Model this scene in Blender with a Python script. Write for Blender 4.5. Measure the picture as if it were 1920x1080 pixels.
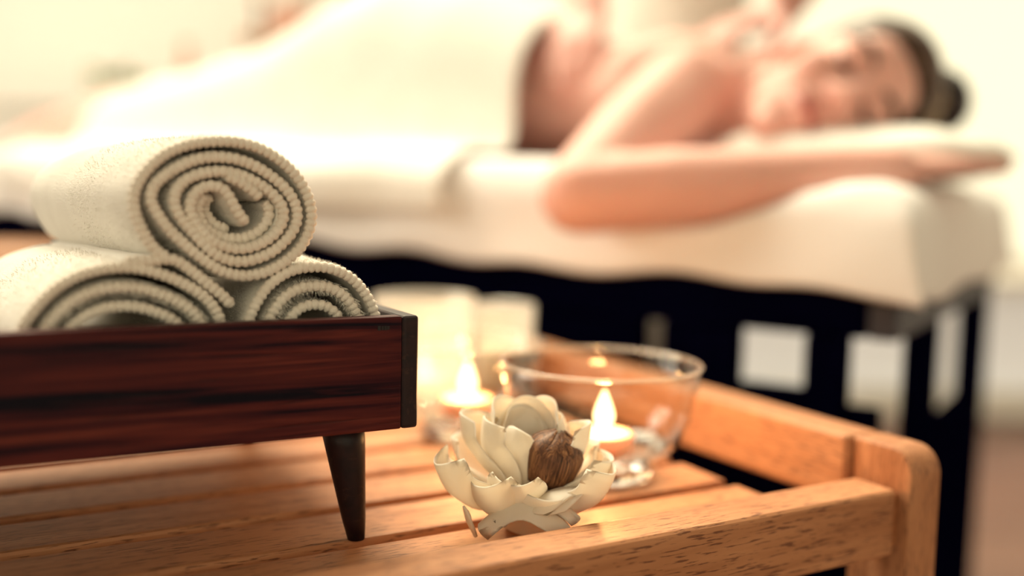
import bpy, bmesh, math, random
import numpy as np
from math import sin, cos, radians, pi, sqrt, atan, atan2
from mathutils import Vector, Matrix, noise

for o in list(bpy.data.objects):
    bpy.data.objects.remove(o)
SC = bpy.context.scene
COL = SC.collection
RND = random.Random(7)

# ------------------------------------------------------------------ camera
CZ = 0.72                                  # eye height above the floor
FPX = 1800.0                               # focal length in pixels of the 1920x1080 frame
PITCH = atan(165 / 1800.0)
ROLL = radians(1.2)
Fv = Vector((0, cos(PITCH), -sin(PITCH)))
U0 = Vector((0, sin(PITCH), cos(PITCH)))
R0 = Vector((1, 0, 0))
Rv = R0 * cos(ROLL) + U0 * sin(ROLL)
Uv = U0 * cos(ROLL) - R0 * sin(ROLL)
CAM = Vector((0, 0, CZ))
cd = bpy.data.cameras.new('camera')
cam = bpy.data.objects.new('camera', cd)
COL.objects.link(cam)
m3 = Matrix((Rv, Uv, -Fv)).transposed()
cam.matrix_world = Matrix.Translation(CAM) @ m3.to_4x4()
cd.sensor_width = 36
cd.lens = 36 * FPX / 1920
cd.clip_start = 0.02
cd.dof.use_dof = True
cd.dof.focus_distance = 0.492
cd.dof.aperture_fstop = 1.55
SC.camera = cam

# ------------------------------------------------------------------ world, daylight, exposure
SC.view_settings.view_transform = 'Standard'
SC.view_settings.look = 'None'
SC.view_settings.gamma = 1
SC.view_settings.exposure = 0.92
SC.view_settings.use_curve_mapping = False
wd = bpy.data.worlds.new('daylight')
SC.world = wd
wd.use_nodes = True
bg = wd.node_tree.nodes['Background']
bg.inputs[0].default_value = (1.0, 0.895, 0.61, 1)
bg.inputs[1].default_value = 0.75
sl = bpy.data.lights.new('soft_sun', 'SUN')
sl.energy = 3.4
sl.angle = radians(42)
sl.color = (1.0, 0.87, 0.62)
so = bpy.data.objects.new('soft_sun', sl)
COL.objects.link(so)
# light arrives from the back, from above and a little from the left
so.rotation_euler = Vector((0.26, -0.55, -0.92)).to_track_quat('-Z', 'Y').to_euler()

# daylight entering through the window in the left wall
al = bpy.data.lights.new('window_daylight', 'AREA')
al.shape = 'RECTANGLE'; al.size = 2.3; al.size_y = 1.25
al.energy = 46
al.color = (1.0, 0.88, 0.70)
ao = bpy.data.objects.new('window_daylight', al)
COL.objects.link(ao)
ao.location = (-2.66, 1.45, 1.97)
ao.rotation_euler = (0, -pi / 2, 0)
ao.rotation_euler = Vector((1, 0, -0.1)).to_track_quat('-Z', 'Z').to_euler()

# ------------------------------------------------------------------ frames
AZ = radians(29)                           # tray frame: x = along front rail, y = along side rail
TRAY = Matrix.Rotation(AZ, 4, 'Z')
TH = radians(33)                           # bed frame: x = towards the head end, y = across, away from camera
BED = Matrix.Translation((0.345, 0.85, 0)) @ Matrix.Rotation(-TH, 4, 'Z')


def W(u, v, z):
    """bed coordinates: u from head end to feet, v from near edge to far edge"""
    return BED @ Vector((-u, v, z))


def ray(x, y):
    return Fv + Rv * ((x - 960) / FPX) - Uv * ((y - 540) / FPX)


def at_depth(x, y, Y):
    d = ray(x, y)
    return CAM + d * (Y / d.y)


def on_tray_plane(x, y, b):
    """pixel -> (a, z) on the plane b = const of the tray frame"""
    d = ray(x, y)
    B = Vector((-sin(AZ), cos(AZ), 0))
    A = Vector((cos(AZ), sin(AZ), 0))
    P = d * (b / d.dot(B))
    return P.dot(A), P.z + CZ


# ------------------------------------------------------------------ materials
def mat(name, base, rough=0.5, **kw):
    m = bpy.data.materials.new(name)
    m.use_nodes = True
    b = m.node_tree.nodes['Principled BSDF']
    b.inputs['Base Color'].default_value = (*base, 1)
    b.inputs['Roughness'].default_value = rough
    for k, v in kw.items():
        b.inputs[k.replace('_', ' ')].default_value = v
    return m


def nodes(m):
    nt = m.node_tree
    return nt, nt.nodes, nt.links, nt.nodes['Principled BSDF']


def ramp(nn, stops):
    r = nn.new('ShaderNodeValToRGB')
    e = r.color_ramp.elements
    while len(e) < len(stops):
        e.new(0.5)
    for i, (p, c) in enumerate(stops):
        e[i].position = p
        e[i].color = (*c, 1)
    return r


def wood(name, stops, rough=0.45, grain=(3, 45, 45), pore=(12, 260, 260), pore_amt=0.5, pore_col=(0.05, 0.02, 0.012), bump=0.15, dist=1.5, coat=0.0, spec=0.3, pore_rng=(0.30, 0.42)):
    """grain runs along the object's local x axis"""
    m = mat(name, stops[0][1], rough)
    nt, nn, ll, b = nodes(m)
    b.inputs['Coat Weight'].default_value = coat
    b.inputs['Specular IOR Level'].default_value = spec
    b.inputs['Coat Roughness'].default_value = 0.3
    tc = nn.new('ShaderNodeTexCoord')
    oi = nn.new('ShaderNodeObjectInfo')
    off = nn.new('ShaderNodeVectorMath'); off.operation = 'SCALE'
    cmb = nn.new('ShaderNodeCombineXYZ')
    for i in range(3):
        ll.new(oi.outputs['Random'], cmb.inputs[i])
    ll.new(cmb.outputs[0], off.inputs[0]); off.inputs['Scale'].default_value = 7.0
    add = nn.new('ShaderNodeVectorMath'); add.operation = 'ADD'
    ll.new(tc.outputs['Object'], add.inputs[0]); ll.new(off.outputs[0], add.inputs[1])

    def stretched(s, detail, d):
        mp = nn.new('ShaderNodeMapping'); mp.inputs['Scale'].default_value = s
        ll.new(add.outputs[0], mp.inputs[0])
        t = nn.new('ShaderNodeTexNoise'); t.inputs['Scale'].default_value = 1.0
        t.inputs['Detail'].default_value = detail; t.inputs['Distortion'].default_value = d
        ll.new(mp.outputs[0], t.inputs[0])
        return t
    g = stretched(grain, 6, dist)
    r = ramp(nn, stops)
    ll.new(g.outputs['Fac'], r.inputs[0])
    pz = stretched(pore, 3, 0.2)
    pr = ramp(nn, [(pore_rng[0], (1, 1, 1)), (pore_rng[1], (0, 0, 0))])
    ll.new(pz.outputs['Fac'], pr.inputs[0])
    mul = nn.new('ShaderNodeMath'); mul.operation = 'MULTIPLY'
    ll.new(pr.outputs[0], mul.inputs[0]); mul.inputs[1].default_value = pore_amt
    mx = nn.new('ShaderNodeMixRGB')
    ll.new(mul.outputs[0], mx.inputs[0]); ll.new(r.outputs[0], mx.inputs[1]); mx.inputs[2].default_value = (*pore_col, 1)
    ll.new(mx.outputs[0], b.inputs['Base Color'])
    bp = nn.new('ShaderNodeBump'); bp.inputs['Strength'].default_value = bump; bp.inputs['Distance'].default_value = 0.0006
    bp.invert = True
    ll.new(pr.outputs[0], bp.inputs['Height']); ll.new(bp.outputs[0], b.inputs['Normal'])
    return m


def noisy(name, stops, scale, rough=0.6, bump=0.0, bdist=0.002, detail=4, coord='Object', bscale=None, **kw):
    m = mat(name, stops[0][1], rough, **kw)
    nt, nn, ll, b = nodes(m)
    tc = nn.new('ShaderNodeTexCoord')
    t = nn.new('ShaderNodeTexNoise'); t.inputs['Scale'].default_value = scale; t.inputs['Detail'].default_value = detail
    ll.new(tc.outputs[coord], t.inputs[0])
    r = ramp(nn, stops)
    ll.new(t.outputs['Fac'], r.inputs[0]); ll.new(r.outputs[0], b.inputs['Base Color'])
    if bump:
        t2 = t
        if bscale:
            t2 = nn.new('ShaderNodeTexNoise'); t2.inputs['Scale'].default_value = bscale; t2.inputs['Detail'].default_value = 3
            ll.new(tc.outputs[coord], t2.inputs[0])
        bp = nn.new('ShaderNodeBump'); bp.inputs['Strength'].default_value = bump; bp.inputs['Distance'].default_value = bdist
        ll.new(t2.outputs['Fac'], bp.inputs['Height']); ll.new(bp.outputs[0], b.inputs['Normal'])
    return m


def emit(name, col, strength):
    m = bpy.data.materials.new(name); m.use_nodes = True
    nn = m.node_tree.nodes; nn.clear()
    e = nn.new('ShaderNodeEmission'); e.inputs[0].default_value = (*col, 1); e.inputs[1].default_value = strength
    t_ = nn.new('ShaderNodeBsdfTransparent'); a_ = nn.new('ShaderNodeAddShader')   # a flame glows and lets light through
    o = nn.new('ShaderNodeOutputMaterial'); ln = m.node_tree.links
    ln.new(e.outputs[0], a_.inputs[0]); ln.new(t_.outputs[0], a_.inputs[1]); ln.new(a_.outputs[0], o.inputs[0])
    return m


def thin_glass(name, tint=(1, 1, 1), frost=0.0, boost=1.0, fcol=(0.95, 0.93, 0.86)):
    m = bpy.data.materials.new(name); m.use_nodes = True
    nt = m.node_tree; nn = nt.nodes; nn.clear(); ll = nt.links
    tr = nn.new('ShaderNodeBsdfTransparent'); tr.inputs[0].default_value = (*tint, 1)
    gl = nn.new('ShaderNodeBsdfGlossy'); gl.inputs['Roughness'].default_value = 0.03
    lw = nn.new('ShaderNodeLayerWeight'); lw.inputs[0].default_value = 0.5
    pw = nn.new('ShaderNodeMath'); pw.operation = 'POWER'; pw.inputs[1].default_value = 4.0
    ll.new(lw.outputs['Facing'], pw.inputs[0])
    mu = nn.new('ShaderNodeMath'); mu.operation = 'MULTIPLY_ADD'; mu.inputs[1].default_value = 0.8 * boost; mu.inputs[2].default_value = 0.025 * boost; mu.use_clamp = True
    ll.new(pw.outputs[0], mu.inputs[0])
    mx = nn.new('ShaderNodeMixShader')
    ll.new(mu.outputs[0], mx.inputs[0]); ll.new(tr.outputs[0], mx.inputs[1]); ll.new(gl.outputs[0], mx.inputs[2])
    out = nn.new('ShaderNodeOutputMaterial')
    last = mx
    if frost:
        tl = nn.new('ShaderNodeBsdfTranslucent'); tl.inputs[0].default_value = (*fcol, 1)
        df = nn.new('ShaderNodeBsdfDiffuse'); df.inputs[0].default_value = (0.9, 0.88, 0.8, 1)
        m1 = nn.new('ShaderNodeMixShader'); m1.inputs[0].default_value = 0.5
        ll.new(tl.outputs[0], m1.inputs[1]); ll.new(df.outputs[0], m1.inputs[2])
        m2 = nn.new('ShaderNodeMixShader'); m2.inputs[0].default_value = frost
        ll.new(mx.outputs[0], m2.inputs[1]); ll.new(m1.outputs[0], m2.inputs[2])
        last = m2
    ll.new(last.outputs[0], out.inputs[0])
    return m


M = {}
M['teak'] = wood('teak', [(0.25, (0.34, 0.135, 0.058)), (0.5, (0.49, 0.22, 0.105)), (0.75, (0.60, 0.295, 0.15))], rough=0.5, spec=0.25,
                 grain=(4, 60, 60), pore=(80, 900, 900), pore_amt=0.8, pore_col=(0.12, 0.042, 0.024), bump=0.25, pore_rng=(0.36, 0.44))
M['teak_dark'] = wood('teak_dark', [(0.2, (0.19, 0.055, 0.02)), (0.5, (0.36, 0.13, 0.05)), (0.8, (0.5, 0.21, 0.085))], rough=0.45,
                      grain=(3, 150, 150), pore_amt=0.35)
M['rosewood'] = wood('rosewood', [(0.36, (0.0015, 0.0008, 0.006)), (0.45, (0.034, 0.005, 0.009)), (0.58, (0.085, 0.014, 0.013)), (0.75, (0.17, 0.036, 0.022))],
                     rough=0.42, grain=(3.2, 40, 75), pore=(22, 420, 420), pore_amt=0.55, pore_col=(0.008, 0.003, 0.006), bump=0.3, dist=2.2)
M['rosewood'].node_tree.nodes['Principled BSDF'].inputs['Specular IOR Level'].default_value = 0.12
M['rosewood_end'] = wood('rosewood_end', [(0.3, (0.003, 0.0012, 0.004)), (0.7, (0.02, 0.006, 0.007))], rough=0.45, grain=(60, 12, 60))
M['stamp'] = mat('stamp', (0.003, 0.002, 0.003), 0.6)
M['terry'] = noisy('terry', [(0.3, (0.83, 0.79, 0.72)), (0.7, (0.90, 0.865, 0.79))], 60, 0.95, bump=0.9, bdist=0.0016, bscale=900, Sheen_Weight=0.3)
M['terry_hem'] = noisy('terry_hem', [(0.3, (0.86, 0.775, 0.68)), (0.7, (0.92, 0.85, 0.76))], 90, 0.9, bump=0.6, bdist=0.0008, bscale=1500)
M['petal'] = noisy('petal', [(0.25, (0.96, 0.83, 0.68)), (0.6, (0.99, 0.93, 0.85))], 45, 0.7, bump=0.25, bdist=0.0008, bscale=220)
nt_ = M['petal'].node_tree
pb_ = nt_.nodes['Principled BSDF']; po_ = nt_.nodes['Material Output']
tl_ = nt_.nodes.new('ShaderNodeBsdfTranslucent'); tl_.inputs[0].default_value = (0.99, 0.91, 0.76, 1)
mx_ = nt_.nodes.new('ShaderNodeMixShader'); mx_.inputs[0].default_value = 0.38
nt_.links.new(pb_.outputs[0], mx_.inputs[1]); nt_.links.new(tl_.outputs[0], mx_.inputs[2]); nt_.links.new(mx_.outputs[0], po_.inputs[0])
M['bud'] = wood('bud', [(0.3, (0.035, 0.014, 0.007)), (0.5, (0.16, 0.065, 0.03)), (0.72, (0.36, 0.17, 0.075))], rough=0.5, grain=(20, 420, 420), pore=(60, 900, 900), pore_amt=0.4, bump=0.25)
M['budtip'] = mat('budtip', (0.72, 0.60, 0.42), 0.7)
M['glass'] = thin_glass('glass', (0.985, 0.985, 0.975), boost=1.3)
M['glass_rim'] = thin_glass('glass_rim', (0.96, 0.95, 0.92), frost=0.12, boost=2.5)
M['glass_base'] = mat('glass_base', (0.97, 0.97, 0.95), 0.02, Transmission_Weight=1.0, IOR=1.45)
M['frosted'] = thin_glass('frosted', (1, 1, 1), frost=0.36)
M['water'] = thin_glass('water', (0.99, 0.985, 0.97), boost=1.2)
M['wax'] = mat('wax', (0.86, 0.50, 0.34), 0.45, Subsurface_Weight=0.25, Subsurface_Scale=0.01)
M['wax_white'] = mat('wax_white', (0.93, 0.88, 0.74), 0.5, Subsurface_Weight=0.2, Subsurface_Scale=0.01)
M['tin'] = mat('tin', (0.75, 0.72, 0.68), 0.3, Metallic=1.0)
M['wick'] = mat('wick', (0.02, 0.015, 0.012), 0.9)
M['flame'] = emit('flame', (1.0, 0.62, 0.26), 1.8)
M['bedwood'] = wood('bedwood', [(0.3, (0.0006, 0.0007, 0.006)), (0.7, (0.0012, 0.0013, 0.010))], rough=0.55, grain=(4, 60, 60), pore_amt=0.3, pore_col=(0.001, 0.001, 0.004))
M['bedwood'].node_tree.nodes['Principled BSDF'].inputs['Specular IOR Level'].default_value = 0.0
M['bedwood_lit'] = wood('bedwood_lit', [(0.3, (0.030, 0.030, 0.042)), (0.7, (0.042, 0.042, 0.056))], rough=0.5, grain=(4, 60, 60), pore_amt=0.2, pore_col=(0.01, 0.01, 0.015))  # lighter copy of the bed wood, paints the light on the end apron
M['sheet'] = noisy('sheet', [(0.3, (0.90, 0.885, 0.88)), (0.7, (0.94, 0.925, 0.92))], 6, 0.9, bump=0.4, bdist=0.012, bscale=5)
M['towel_white'] = noisy('towel_white', [(0.3, (0.90, 0.89, 0.84)), (0.7, (0.95, 0.94, 0.90))], 20, 0.95, bump=0.5, bdist=0.002, bscale=300)
M['skin'] = noisy('skin', [(0.3, (0.76, 0.42, 0.35)), (0.7, (0.82, 0.47, 0.40))], 9, 0.6, Subsurface_Weight=0.15, Subsurface_Scale=0.012)
M['skin2'] = noisy('skin2', [(0.3, (0.66, 0.31, 0.26)), (0.7, (0.73, 0.38, 0.32))], 9, 0.5, Subsurface_Weight=0.15, Subsurface_Scale=0.012)
M['hair'] = wood('hair', [(0.3, (0.028, 0.014, 0.010)), (0.55, (0.085, 0.045, 0.028)), (0.8, (0.20, 0.12, 0.07))], rough=0.4, grain=(12, 90, 90), pore_amt=0.3)
M['hair_light'] = wood('hair_light', [(0.3, (0.16, 0.10, 0.06)), (0.7, (0.40, 0.28, 0.17))], rough=0.4, grain=(12, 90, 90), pore_amt=0.2)
M['hair_dark'] = wood('hair_dark', [(0.3, (0.008, 0.005, 0.008)), (0.7, (0.03, 0.016, 0.015))], rough=0.4, grain=(12, 90, 90), pore_amt=0.2)
M['lash'] = mat('lash', (0.07, 0.025, 0.02), 0.7)
M['lips'] = mat('lips', (0.42, 0.11, 0.095), 0.45)
M['tunic'] = noisy('tunic', [(0.3, (0.84, 0.82, 0.76)), (0.7, (0.90, 0.885, 0.83))], 12, 0.9, bump=0.4, bdist=0.006, bscale=14)
M['wall'] = noisy('wall', [(0.3, (0.90, 0.87, 0.82)), (0.7, (0.93, 0.90, 0.85))], 3, 0.85, bump=0.1, bdist=0.002, bscale=80)
M['wall_low'] = noisy('wall_low', [(0.3, (0.84, 0.84, 0.70)), (0.7, (0.87, 0.87, 0.74))], 3, 0.85)
M['bright_wall'] = thin_glass('bright_wall', (0.9, 0.95, 0.8), frost=0.97, fcol=(0.80, 0.84, 0.96))  # low wall made translucent so it glows with outside light
M['dark_panel'] = noisy('dark_ceiling', [(0.3, (0.13, 0.09, 0.07)), (0.7, (0.16, 0.11, 0.085))], 3, 0.8)
M['white_paint'] = noisy('white_paint', [(0.3, (0.88, 0.87, 0.80)), (0.7, (0.92, 0.90, 0.84))], 5, 0.5)
M['floor'] = wood('floor_wood', [(0.25, (0.085, 0.036, 0.024)), (0.5, (0.15, 0.068, 0.045)), (0.8, (0.20, 0.10, 0.066))], rough=0.35, grain=(1.2, 14, 14), pore=(8, 160, 160), pore_amt=0.3)
M['leaf'] = noisy('leaf', [(0.3, (0.16, 0.26, 0.10)), (0.7, (0.34, 0.42, 0.20))], 20, 0.5)
M['terracotta'] = noisy('terracotta', [(0.3, (0.16, 0.05, 0.025)), (0.7, (0.22, 0.08, 0.04))], 12, 0.7)
M['pink'] = noisy('pink_ceramic', [(0.3, (0.62, 0.30, 0.22)), (0.7, (0.70, 0.38, 0.28))], 10, 0.4)
M['iron'] = noisy('dark_bronze', [(0.3, (0.05, 0.04, 0.03)), (0.7, (0.09, 0.07, 0.05))], 12, 0.5)
M['pane'] = thin_glass('pane', (0.995, 0.995, 0.99))
M['honey'] = wood('honey', [(0.3, (0.42, 0.19, 0.09)), (0.7, (0.56, 0.29, 0.15))], rough=0.45, grain=(3, 40, 40))


# ------------------------------------------------------------------ builders
def link(name, me, material, parent=None, loc=None, rot=None, smooth=False):
    o = bpy.data.objects.new(name, me)
    COL.objects.link(o)
    if material and not me.materials:
        me.materials.append(material)
    if parent:
        o.parent = parent
    if loc is not None:
        o.location = loc
    if rot is not None:
        o.rotation_euler = rot
    if smooth:
        for p in me.polygons:
            p.use_smooth = True
    return o


def tag(o, label, cat, group=None, kind=None):
    o['label'] = label
    o['category'] = cat
    if group:
        o['group'] = group
    if kind:
        o['kind'] = kind
    return o


def struct(o, label=None, cat=None):
    o['kind'] = 'structure'
    if label:
        o['label'] = label
    if cat:
        o['category'] = cat
    return o


def thing(name, label, cat, mw, group=None):
    o = bpy.data.objects.new(name, None)
    COL.objects.link(o)
    o.empty_display_size = 0.05
    o.matrix_world = mw
    return tag(o, label, cat, group)


def bm_mesh(bm, name):
    me = bpy.data.meshes.new(name)
    bm.normal_update()
    bm.to_mesh(me)
    bm.free()
    return me


def box_bm(size, bevel=0.0, seg=2):
    bm = bmesh.new()
    bmesh.ops.create_cube(bm, size=1.0)
    bmesh.ops.scale(bm, vec=size, verts=bm.verts)
    if bevel:
        bmesh.ops.bevel(bm, geom=list(bm.edges), offset=bevel, segments=seg, profile=0.6, affect='EDGES')
    return bm


def box(name, material, parent, lo, hi, bevel=0.002, base=(0, 0, 0), along='x', seg=2):
    """box between lo and hi given in the parent's frame; local x runs along the grain"""
    lo, hi, base = Vector(lo), Vector(hi), Vector(base)
    s = hi - lo
    c = (lo + hi) / 2 - base
    rot = (0, 0, 0)
    if along == 'y':
        s = Vector((s.y, s.x, s.z)); rot = (0, 0, pi / 2)
    elif along == 'z':
        s = Vector((s.z, s.y, s.x)); rot = (0, pi / 2, 0)
    me = bm_mesh(box_bm(s, bevel, seg), name)
    return link(name, me, material, parent, c, rot)


def lathe_me(name, prof, n=40, close=False):
    """prof: list of (r, z); revolve about z"""
    vs, fs = [], []
    for r, z in prof:
        for i in range(n):
            a = 2 * pi * i / n
            vs.append((r * cos(a), r * sin(a), z))
    k = len(prof)
    for j in range(k - 1):
        for i in range(n):
            fs.append((j * n + i, j * n + (i + 1) % n, (j + 1) * n + (i + 1) % n, (j + 1) * n + i))
    if close:
        for i in range(n):
            j = k - 1
            fs.append((j * n + i, j * n + (i + 1) % n, (i + 1) % n, i))
    me = bpy.data.meshes.new(name)
    me.from_pydata(vs, [], fs)
    bm = bmesh.new(); bm.from_mesh(me)
    bmesh.ops.remove_doubles(bm, verts=bm.verts, dist=1e-6)
    bmesh.ops.recalc_face_normals(bm, faces=bm.faces)
    bm.to_mesh(me); bm.free()
    for p in me.polygons:
        p.use_smooth = True
    return me


def catmull(pts, per=8, closed=False):
    P = [Vector(p) for p in pts]
    out = []
    n = len(P)
    rng = range(n if closed else n - 1)
    for i in rng:
        if closed:
            p0, p1, p2, p3 = P[(i - 1) % n], P[i], P[(i + 1) % n], P[(i + 2) % n]
        else:
            p0, p1, p2, p3 = P[max(i - 1, 0)], P[i], P[i + 1], P[min(i + 2, n - 1)]
        for k in range(per):
            t = k / per
            out.append(0.5 * ((2 * p1) + (p2 - p0) * t + (2 * p0 - 5 * p1 + 4 * p2 - p3) * t * t + (3 * p1 - p0 - 3 * p2 + p3) * t ** 3))
    if not closed:
        out.append(P[-1].copy())
    return out


def resample(pts, step):
    out = [pts[0].copy()]
    acc = 0.0
    for a, b in zip(pts, pts[1:]):
        d = (b - a).length
        if d < 1e-9:
            continue
        t = step - acc
        while t <= d:
            out.append(a.lerp(b, t / d)); t += step
        acc = (acc + d) % step
    return out


def tube_me(name, pts, rad, n=10, cap=True):
    """pts: Vectors; rad: function(i, arclength) -> radius"""
    vs, fs = [], []
    L = 0.0
    prev = None
    up = None
    for i, p in enumerate(pts):
        if i:
            L += (p - pts[i - 1]).length
        t = (pts[min(i + 1, len(pts) - 1)] - pts[max(i - 1, 0)]).normalized()
        if up is None:
            up = t.orthogonal().normalized()
        up = (up - t * up.dot(t)).normalized()
        s = t.cross(up)
        r = rad(i, L)
        for k in range(n):
            a = 2 * pi * k / n
            vs.append(p + up * (r * cos(a)) + s * (r * sin(a)))
    for i in range(len(pts) - 1):
        for k in range(n):
            fs.append((i * n + k, i * n + (k + 1) % n, (i + 1) * n + (k + 1) % n, (i + 1) * n + k))
    if cap:
        fs.append(tuple(range(n))[::-1])
        fs.append(tuple((len(pts) - 1) * n + k for k in range(n)))
    me = bpy.data.meshes.new(name)
    me.from_pydata([tuple(v) for v in vs], [], fs)
    for p in me.polygons:
        p.use_smooth = True
    return me


def smoothstep(t):
    t = min(max(t, 0.0), 1.0)
    return t * t * (3 - 2 * t)


def interp(tab, x):
    if x <= tab[0][0]:
        return tab[0][1]
    for (a, fa), (b, fb) in zip(tab, tab[1:]):
        if x <= b:
            t = (x - a) / (b - a)
            return fa + (fb - fa) * t
    return tab[-1][1]


# ================================================================== THE ROOM
YB = 3.3
fl = link('floor', bm_mesh(box_bm((9, 9, 0.1)), 'floor'), M['floor'], None, (0, 1.2, -0.051)); struct(fl, 'warm brown wooden floor of the treatment room', 'floor')
# floor boards, proud of the dark joints
for i in range(38):
    y0 = -2.6 + i * 0.16
    box('floor_board', M['floor'], fl, (-4.4, y0, -0.02), (4.4, y0 + 0.156, 0.0), 0.002, base=(0, 1.2, -0.051))
# back wall with a broad window opening
WB = [('below', (-4.4, YB, 0), (4.4, YB + 0.15, 0.50)), ('left', (-4.4, YB, 0.50), (-0.75, YB + 0.15, 2.9)), ('right', (3.6, YB, 0.50), (4.4, YB + 0.15, 2.9)), ('over', (-0.75, YB, 2.6), (3.6, YB + 0.15, 2.9))]
bm = bmesh.new()
for _, lo, hi in WB[1:]:
    lo, hi = Vector(lo), Vector(hi)
    r = bmesh.ops.create_cube(bm, size=1.0)
    bmesh.ops.scale(bm, vec=hi - lo, verts=r['verts']); bmesh.ops.translate(bm, vec=(lo + hi) / 2, verts=r['verts'])
wb = link('wall_back', bm_mesh(bm, 'wall_back'), M['wall']); struct(wb, 'cream back wall around the broad bright window', 'wall')
for k in range(6):
    box('bright_wall_panel', M['bright_wall'], wb, (-4.35 + k * 1.46, YB + 0.04, 0.0), (-4.35 + k * 1.46 + 1.42, YB + 0.05, 0.50), 0.0)  # stretch of low wall, built as a translucent sheet to brighten it
    box('mullion', M['white_paint'], wb, (-4.35 + k * 1.46 + 1.42, YB + 0.01, 0.0), (-4.35 + k * 1.46 + 1.46, YB + 0.09, 0.4995), 0.002, along='z')
bb = link('baseboard_back', bm_mesh(box_bm((8.8, 0.02, 0.10), 0.004), 'baseboard_back'), M['white_paint'], None, (0, YB - 0.0105, 0.05)); struct(bb, 'white baseboard along the back wall', 'baseboard')
win = thing('window_1', 'broad overexposed window behind the massage bed', 'window', Matrix.Translation((1.425, YB + 0.05, 0.50))); struct(win)
for x in (-2.175, -0.745, 0.715, 2.115):
    box('window_frame', M['white_paint'], win, (x, 0, 0), (x + 0.06, 0.06, 2.1), 0.004, along='z')
for z in (0.0, 2.04):
    box('window_frame', M['white_paint'], win, (-2.115, 0.002, z), (2.115, 0.058, z + 0.06), 0.004)
for x in (-2.115, -0.685, 0.775):
    box('pane', M['pane'], win, (x, 0.027, 0.06), (x + (1.37 if x < 0 else 1.34), 0.031, 2.04), 0.0)
box('window_sill', M['white_paint'], win, (-2.25, -0.17, -0.04), (2.25, -0.051, 0.0), 0.006)
# right wall, wall behind the camera, ceiling with a gap added for the sun over the bed
wr = link('wall_right', bm_mesh(box_bm((0.15, 5.0, 2.9)), 'wall_right'), M['wall'], None, (3.9, 0.8, 1.45)); struct(wr, 'plain cream wall at the right of the room', 'wall')
bm = bmesh.new()
for lo, hi in (((-2.68, -1.855, 0), (3.82, -1.705, 0.45)), ((-2.68, -1.855, 2.35), (3.82, -1.705, 2.9)), ((-2.68, -1.855, 0.45), (-1.8, -1.705, 2.35)), ((2.2, -1.855, 0.45), (3.82, -1.705, 2.35))):
    lo, hi = Vector(lo), Vector(hi)
    r = bmesh.ops.create_cube(bm, size=1.0)
    bmesh.ops.scale(bm, vec=hi - lo, verts=r['verts']); bmesh.ops.translate(bm, vec=(lo + hi) / 2, verts=r['verts'])
wf = link('wall_front', bm_mesh(bm, 'wall_front'), M['wall']); struct(wf, 'cream wall with an added fill window at the camera side of the room', 'wall')
w3 = thing('fill_window', 'wide unseen window added at the camera side for front fill', 'window', Matrix.Translation((0.2, -1.78, 0.45))); struct(w3)  # unseen window added behind the camera to brighten front faces
for x in (-2.0, -0.03, 1.94):
    box('window_frame', M['white_paint'], w3, (x, -0.03, 0), (x + 0.06, 0.03, 1.9), 0.004, along='z')
for z in (0.0, 1.84):
    box('window_frame', M['white_paint'], w3, (-1.94, -0.028, z), (1.94, 0.028, z + 0.06), 0.004)
for x in (-1.94, 0.03):
    box('pane', M['pane'], w3, (x, -0.002, 0.06), (x + 1.91, 0.002, 1.84), 0.0)
bm = bmesh.new()
for lo, hi in (((-2.83, -1.86, 2.9), (3.98, 1.1, 3.0)), ((-2.83, 1.1, 2.9), (-2.2, 3.45, 3.0)), ((3.4, 1.1, 2.9), (3.98, 3.45, 3.0))):
    lo, hi = Vector(lo), Vector(hi)
    r = bmesh.ops.create_cube(bm, size=1.0)
    bmesh.ops.scale(bm, vec=hi - lo, verts=r['verts']); bmesh.ops.translate(bm, vec=(lo + hi) / 2, verts=r['verts'])
ce = link('ceiling', bm_mesh(bm, 'ceiling'), M['dark_panel']); struct(ce, 'dark wooden ceiling with an opening added for the sun', 'ceiling')  # unseen ceiling, dark to hold back fill; opening added to admit the sun
# left wall
bm = bmesh.new()
for lo, hi in (((-2.83, -1.65, 0), (-2.68, 3.30, 1.3)), ((-2.83, -1.65, 2.6), (-2.68, 3.30, 2.9)), ((-2.83, -1.65, 1.3), (-2.68, 0.3, 2.6)), ((-2.83, 2.7, 1.3), (-2.68, 3.30, 2.6))):
    lo, hi = Vector(lo), Vector(hi)
    r = bmesh.ops.create_cube(bm, size=1.0)
    bmesh.ops.scale(bm, vec=hi - lo, verts=r['verts']); bmesh.ops.translate(bm, vec=(lo + hi) / 2, verts=r['verts'])
wl = link('wall_left', bm_mesh(bm, 'wall_left'), M['wall']); struct(wl, 'cream wall with a tall window at the left of the room', 'wall')
w2 = thing('window_2', 'wide high window in the left wall', 'window', Matrix.Translation((-2.755, 1.5, 1.3))); struct(w2)
for y in (-1.2, -0.03, 1.14):
    box('window_frame', M['white_paint'], w2, (-0.03, y, 0), (0.03, y + 0.06, 1.3), 0.004, along='z')
for z in (0.0, 1.24):
    box('window_frame', M['white_paint'], w2, (-0.028, -1.14, z), (0.028, 1.14, z + 0.06), 0.004, along='y')
for y in (-1.14, 0.03):
    box('pane', M['pane'], w2, (-0.002, y, 0.06), (0.002, y + 1.11, 1.24), 0.0)

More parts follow.
